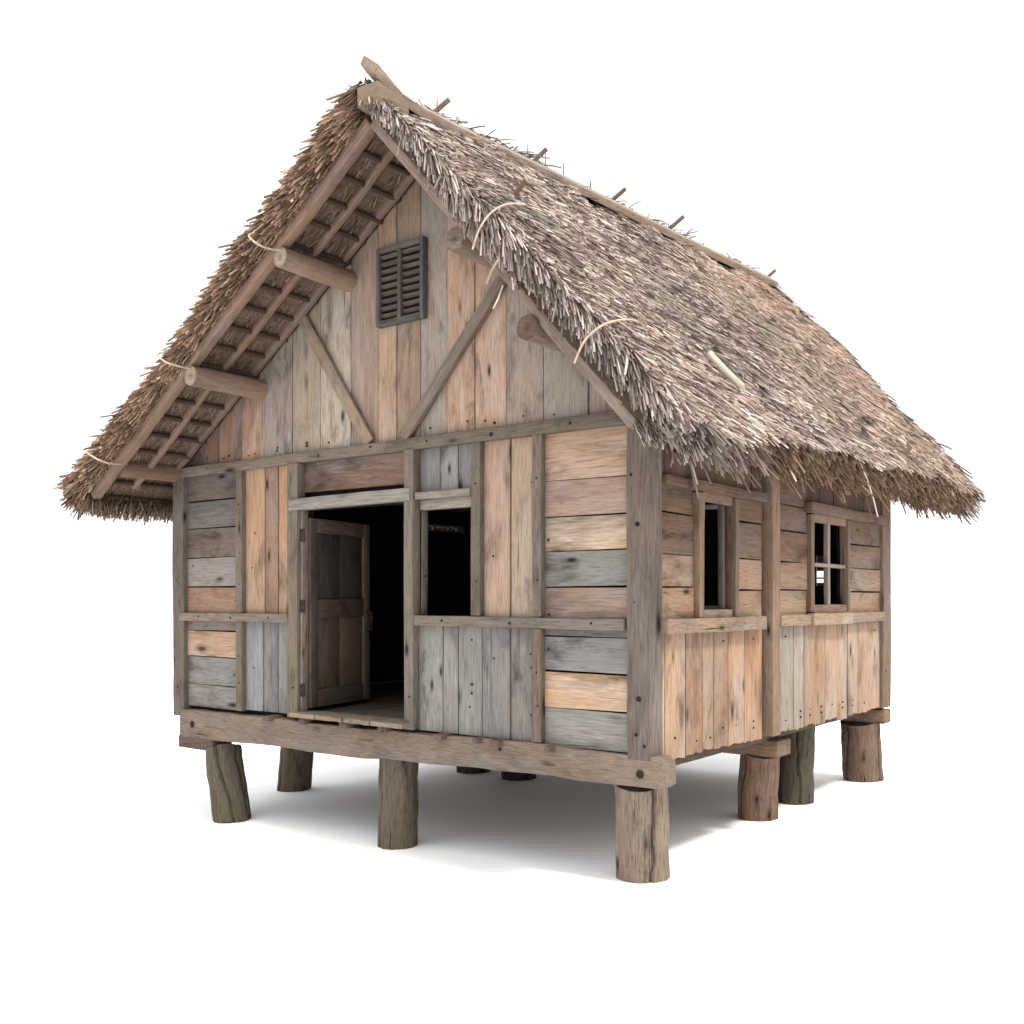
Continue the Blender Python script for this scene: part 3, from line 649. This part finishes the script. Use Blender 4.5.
# --- left verge: thick shaggy brown face
n = 12000
s = rng.uniform(0, 1.0, n); t = rng.uniform(-.02, 1, n)
A = topL(s, np.full(n, YF)); B = botL(s * .985, np.full(n, YF)); B[:, 2] += .02
Pt = A * (1 - t)[:, None] + B * t[:, None]; Pt[:, 1] += rng.uniform(-.02, .12, n)
D = np.stack([-.80 + rng.normal(0, .13, n), -np.abs(rng.normal(.32, .2, n)), -.42 + rng.normal(0, .16, n) - .18 * t], -1)
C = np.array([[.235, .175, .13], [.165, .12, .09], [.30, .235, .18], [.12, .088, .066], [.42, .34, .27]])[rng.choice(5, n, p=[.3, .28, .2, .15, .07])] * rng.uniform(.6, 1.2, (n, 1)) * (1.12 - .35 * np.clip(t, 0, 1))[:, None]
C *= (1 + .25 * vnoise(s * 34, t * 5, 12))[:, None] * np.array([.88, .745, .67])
straws(Pt, D, rng.uniform(.10, .22, n), rng.uniform(.006, .0115, n), C, .06, .2, 1.55)
# --- left eave fringe
n = 9000
y = YF + rng.uniform(0, 1, n) ** 1.4 * (5.5 - YF); t = rng.uniform(0, 1, n)
A = topL(np.full(n, .99), y); B = botL(np.full(n, 1.0), y); Pt = A * (1 - t)[:, None] + B * t[:, None]; Pt[:, 0] += rng.uniform(0, .25, n) * t; Pt[:, 2] += .6 * 0
D = np.stack([-.55 + rng.normal(0, .2, n) + .35 * t, rng.normal(-.08, .2, n), -.75 + rng.normal(0, .15, n)], -1)
C = .75 * np.array([[.21, .145, .10], [.15, .105, .075], [.27, .195, .14]])[rng.integers(0, 3, n)] * rng.uniform(.6, 1.2, (n, 1))
straws(Pt, D, rng.uniform(.05, .15, n), rng.uniform(.005, .009, n), C, .1)
# --- underside bundles
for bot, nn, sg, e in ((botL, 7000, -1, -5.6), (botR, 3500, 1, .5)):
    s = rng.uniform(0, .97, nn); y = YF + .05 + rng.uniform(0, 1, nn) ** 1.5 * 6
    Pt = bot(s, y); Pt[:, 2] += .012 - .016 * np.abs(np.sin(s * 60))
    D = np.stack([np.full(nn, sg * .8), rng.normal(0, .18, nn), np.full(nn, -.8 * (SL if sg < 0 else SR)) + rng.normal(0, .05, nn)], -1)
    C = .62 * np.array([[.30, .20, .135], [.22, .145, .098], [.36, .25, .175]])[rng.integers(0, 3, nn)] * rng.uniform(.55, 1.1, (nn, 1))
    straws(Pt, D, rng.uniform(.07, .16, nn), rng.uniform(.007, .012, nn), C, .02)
# --- ridge tufts and stray long straws
n = 1000
y = YF + rng.uniform(0, 1, n) * 6.4; Pt = topR(np.full(n, .0), y); Pt[:, 0] -= rng.uniform(.0, .14, n); Pt[:, 2] += .02
D = np.stack([rng.normal(-.3, .6, n), rng.normal(.25, .7, n), np.abs(rng.normal(.03, .08, n))], -1)
straws(Pt, D, rng.uniform(.08, .2, n), rng.uniform(.004, .008, n), straw_cols(n, .7), .12)
n = 35
s = rng.uniform(.03, .97, n); y = YF + rng.uniform(.02, .98, n) * 6.2; Pt = topR(s, np.minimum(y, ybk(s) - .1)); Pt[:, 2] += .03
D = np.stack([.68 + rng.normal(0, .2, n), rng.normal(.15, .4, n), -.68 + rng.normal(.1, .15, n)], -1)
straws(Pt, D, rng.uniform(.2, .5, n), .007, straw_cols(n, 1.15), .0, .9)
SPOT = np.array([[.56, 2.15, 3.02], [.58, 2.3, 2.86], [.50, 4.75, 3.12], [.45, 1.0, 2.9], [-.60, -.78, 3.85]])
straws(SPOT, np.array([[.35, .1, -1], [.3, .12, -1], [.3, .0, -1], [.5, .2, -1], [.1, -.5, -1]]), np.array([.30, .30, .22, .2, .2]), .008, np.tile([.62, .53, .43], (5, 1)), .02, .95)
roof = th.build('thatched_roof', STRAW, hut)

# rafters
RC = P(142, 112, 92)
def rafter(sgn, y, w, h, c, x_end, drop=0.0, xs_=None, raise_=0.0):
    sl = SL if sgn < 0 else SR; x0 = AX + .02 * sgn if xs_ is None else xs_
    z = lambda x: AZ - abs(x - AX) * sl + h / 2 / math.cos(math.atan(sl)) + drop
    member('rafter', roof, (x0, y, z(x0)), (x_end, y, z(x_end)), w, h, (sl * sgn * 1.0, 0, 1), c, wob=.008, bevel=.012, mat=POLE)
rafter(-1, -.66, .085, .10, P(150, 118, 98), -5.42)
rafter(-1, -.35, .055, .06, P(140, 112, 92), -5.30, .03)
rafter(-1, -.052, .06, .09, P(136, 112, 94), -5.12, .04)
rafter(1, -.66, .075, .09, P(150, 130, 114), .29)
rafter(1, -.35, .055, .06, P(120, 98, 82), .24, .03)
rafter(1, -.052, .06, .09, P(140, 120, 104), .10, .04)
for k in range(6):
    y = .75 + k * .92
    rafter(-1, y, .07, .08, P(120, 98, 82), -5.38, .02); rafter(1, y, .07, .08, P(130, 106, 88), .36, .02)
for y in (L + .28, L + .80):
    rafter(-1, y, .07, .08, P(120, 98, 82), -5.40, .06); rafter(1, y, .07, .09, P(130, 106, 88), .44, .04)
# battens under the thatch
for sgn, xs_, in ((-1, np.linspace(-2.05, -5.45, 19)), (1, np.linspace(-1.6, .34, 12))):
    for x in xs_:
        sl = SL if sgn < 0 else SR; z = AZ - abs(x - AX) * sl + RAF - .034 + rng.uniform(-.006, .004)
        mb = MB(); yy = np.linspace(-.62 + rng.uniform(-.04, .04), L + .7, 14)
        tube(mb, [(x + .012 * sn(q * 2, x * 9), q, z + .006 * sn(q * 2, x * 5) + .2 * np.clip((q - 1) / 5, 0, 1) * (1 - abs(x - AX) / 3.6)) for q in yy], .021, P(86, 66, 52), 8)
        mb.build('batten', POLE, roof, smooth=True)
# purlin logs reaching out through the gable
def log(p0, p1, r, c, endc, taper=.95):
    mb = MB(); n = 14; p0 = np.array(p0); p1 = np.array(p1); sd = rng.uniform(0, 30)
    pts = [p0 + (p1 - p0) * (i / n) + np.array([.012 * sn(i * .6, sd), 0, .012 * sn(i * .6, sd + 5)]) for i in range(n + 1)]
    rr = [r * (1 + (taper - 1) * (1 - i / n)) * (1 + .035 * sn(i * .9, sd + 2)) for i in range(n + 1)]; rr[-1] *= .93; rr[0] *= .93
    tube(mb, pts, rr, c, 18, .03, endc)
    mb.build('purlin_log', POLE, roof, smooth=True)
LC = P(158, 128, 106); LE = P(186, 158, 134)
log((-2.86, L + .7, 4.50), (-2.79, -.70, 4.48), .084, LC, LE); log((-3.85, L + .7, 3.76), (-3.89, -.72, 3.735), .086, LC, LE); log((-5.02, L + .7, 3.06), (-5.10, -.60, 3.09), .085, P(136, 106, 86), P(150, 122, 100))
log((-1.00, L + .7, 4.20), (-1.06, -.70, 4.26), .088, P(146, 126, 108), P(142, 120, 102)); log((-.42, L + .7, 3.58), (-.46, -.72, 3.585), .085, P(140, 118, 100), P(120, 98, 82)); log((-.02, L + .7, 3.12), (-.04, -.02, 3.12), .07, P(150, 124, 104), P(160, 132, 110))

# ridge
member('ridge_beam', roof, (-1.76, -.80, 5.365), (-1.80, -.45, 5.36), .19, .15, (.0, 0, 1), P(170, 150, 128), wob=.008, bevel=.014)
mb = MB(); pts = [(-.76, 5.60), (-.70, 5.555), (-.62, 5.52), (-.52, 5.49), (-.3, 5.475), (0, 5.475), (.6, 5.49), (1.4, 5.52), (2.4, 5.555), (3.4, 5.595), (4.4, 5.635), (5.2, 5.665), (5.80, 5.685)]
o = goff(); V = []; G = []
for i, (y, z) in enumerate(pts):
    w = min(1, .72 + .06 * i) * .118 + .006 * math.sin(i * 1.7); xc = -1.79 + .012 * math.sin(i * 1.1)
    a = np.array((.80, 0, -.60)); b = np.array((.60, 0, .80)); ctr = np.array((xc, y, z + .0))
    for u, v in ((-1, -1), (1, -1), (1, 1), (-1, 1)):
        V.append(ctr + a * w * u + b * .032 * v); G.append(o + [y, u * w, v * .02])
m_ = len(pts); F = [(0, 1, 2, 3), tuple(4 * (m_ - 1) + q for q in (3, 2, 1, 0))]
for i in range(m_ - 1):
    for q in range(4):
        r = (q + 1) % 4; F.append((4 * i + q, 4 * i + 4 + q, 4 * i + 4 + r, 4 * i + r))
mb.add(V, F, P(176, 152, 130), G); mb.build('ridge_board', BEAM, roof, bevel=.006)
# pegs stuck through the ridge, rope ties, bamboo
def stick(name, p0, p1, r, c, mat=POLE):
    mb = MB(); p0 = np.array(p0, float); p1 = np.array(p1, float); tube(mb, [p0, p0 + (p1 - p0) * .5 + rng.normal(0, .004, 3), p1], [r, r * .96, r * .9], c, 10, .03, c * 1.1); return mb.build(name, mat, roof, smooth=True)
PC = P(140, 118, 100)
for y, z, k in ((-.02, 5.56, 1.1), (1.22, 5.62, 1.0), (2.48, 5.68, .95), (3.6, 5.74, 1.0), (5.85, 5.74, 1.1)):
    stick('peg', (-1.98, y - .03, z - .10), (-1.80 + .03 * k, y + .07, z + .085 * k), .021, PC * rng.uniform(.8, 1.1))
stick('peg', (-1.20, .00, 4.70), (-1.05, .05, 4.87), .020, P(136, 104, 82)); stick('peg', (.40, 3.6, 3.14), (.50, 3.66, 3.27), .022, P(150, 116, 98))
stick('bamboo_tube', (.12, .55, 3.57), (.38, .52, 3.305), .028, P(214, 204, 176))
def rope(pts, r=.0075, c=(.46, .38, .31)):
    pts = np.array(pts, float); t = np.linspace(0, 1, len(pts)); tt = np.linspace(0, 1, 22)
    # smooth the control polygon
    q = np.stack([np.interp(tt, t, pts[:, k]) for k in range(3)], 1)
    for _ in range(3): q[1:-1] = (q[:-2] + 2 * q[1:-1] + q[2:]) / 4
    mb = MB(); tube(mb, q, r, np.array(c), 8, .04); mb.build('rope_tie', ROPE, roof, smooth=True)
rope([(-2.80, -.66, 4.55), (-2.80, -.80, 4.52), (-2.78, -.93, 4.52), (-2.87, -.95, 4.60), (-2.93, -.80, 4.68)])
rope([(-3.90, -.68, 3.80), (-3.88, -.84, 3.79), (-3.88, -.96, 3.80), (-4.01, -.97, 3.89), (-4.06, -.80, 3.94)])
rope([(-5.00, -.60, 3.12), (-4.92, -.82, 3.09), (-4.87, -.96, 3.11), (-5.07, -.97, 3.20), (-5.12, -.80, 3.24)])
rope([(-.74, -.90, 4.07), (-.67, -.93, 4.17), (-.63, -.86, 4.29), (-.64, -.68, 4.40), (-.78, -.30, 4.53), (-1.05, .02, 4.70)], .0068, (.36, .29, .23))
rope([(.03, -.92, 3.26), (.10, -.93, 3.38), (.17, -.84, 3.48), (.15, -.56, 3.57), (.02, -.20, 3.65), (-.16, .06, 3.70)], .0068, (.36, .29, .23))
stick('peg', (-.55, -1.0, 3.80), (-.44, -1.02, 3.92), .008, P(190, 164, 140))

# ------------------------------------------------------------------ light, world, camera
w = bpy.data.worlds.new('World'); scene.world = w; w.use_nodes = True
nt = w.node_tree; bg = nt.nodes['Background']; bg.inputs[0].default_value = (1, 1, 1, 1)
tc = nt.nodes.new('ShaderNodeTexCoord'); sx = nt.nodes.new('ShaderNodeSeparateXYZ'); mr = nt.nodes.new('ShaderNodeMapRange')   # white studio dome, brighter overhead
nt.links.new(tc.outputs['Generated'], sx.inputs[0]); nt.links.new(sx.outputs['Z'], mr.inputs['Value'])
mr.inputs['From Min'].default_value = .45; mr.inputs['From Max'].default_value = 1.0; mr.inputs['To Min'].default_value = 1.20; mr.inputs['To Max'].default_value = 2.9
nt.links.new(mr.outputs[0], bg.inputs[1])
sd = bpy.data.lights.new('sun', 'SUN'); sd.energy = 3.6; sd.angle = R(9); sd.color = (1, .95, .88)
so = bpy.data.objects.new('sun', sd); col.objects.link(so)
dirv = Vector((-.47, .12, -.87)); so.rotation_euler = dirv.to_track_quat('-Z', 'Y').to_euler(); so.location = (8, 0, 10)

cam = bpy.data.cameras.new('camera'); co = bpy.data.objects.new('camera', cam); col.objects.link(co)
cam.sensor_width = 36; cam.lens = 1043.8 / 1024 * 36; cam.shift_y = (598.535 - 512) / 1024; cam.clip_end = 2000; cam.clip_start = .05
co.location = (3.3921, -5.8167, 1.9235); co.rotation_euler = (R(90), 0, R(37.8884)); scene.camera = co
scene.render.engine = 'CYCLES'
scene.view_settings.view_transform = 'Standard'; scene.view_settings.look = 'None'; scene.view_settings.exposure = 0; scene.view_settings.gamma = 1
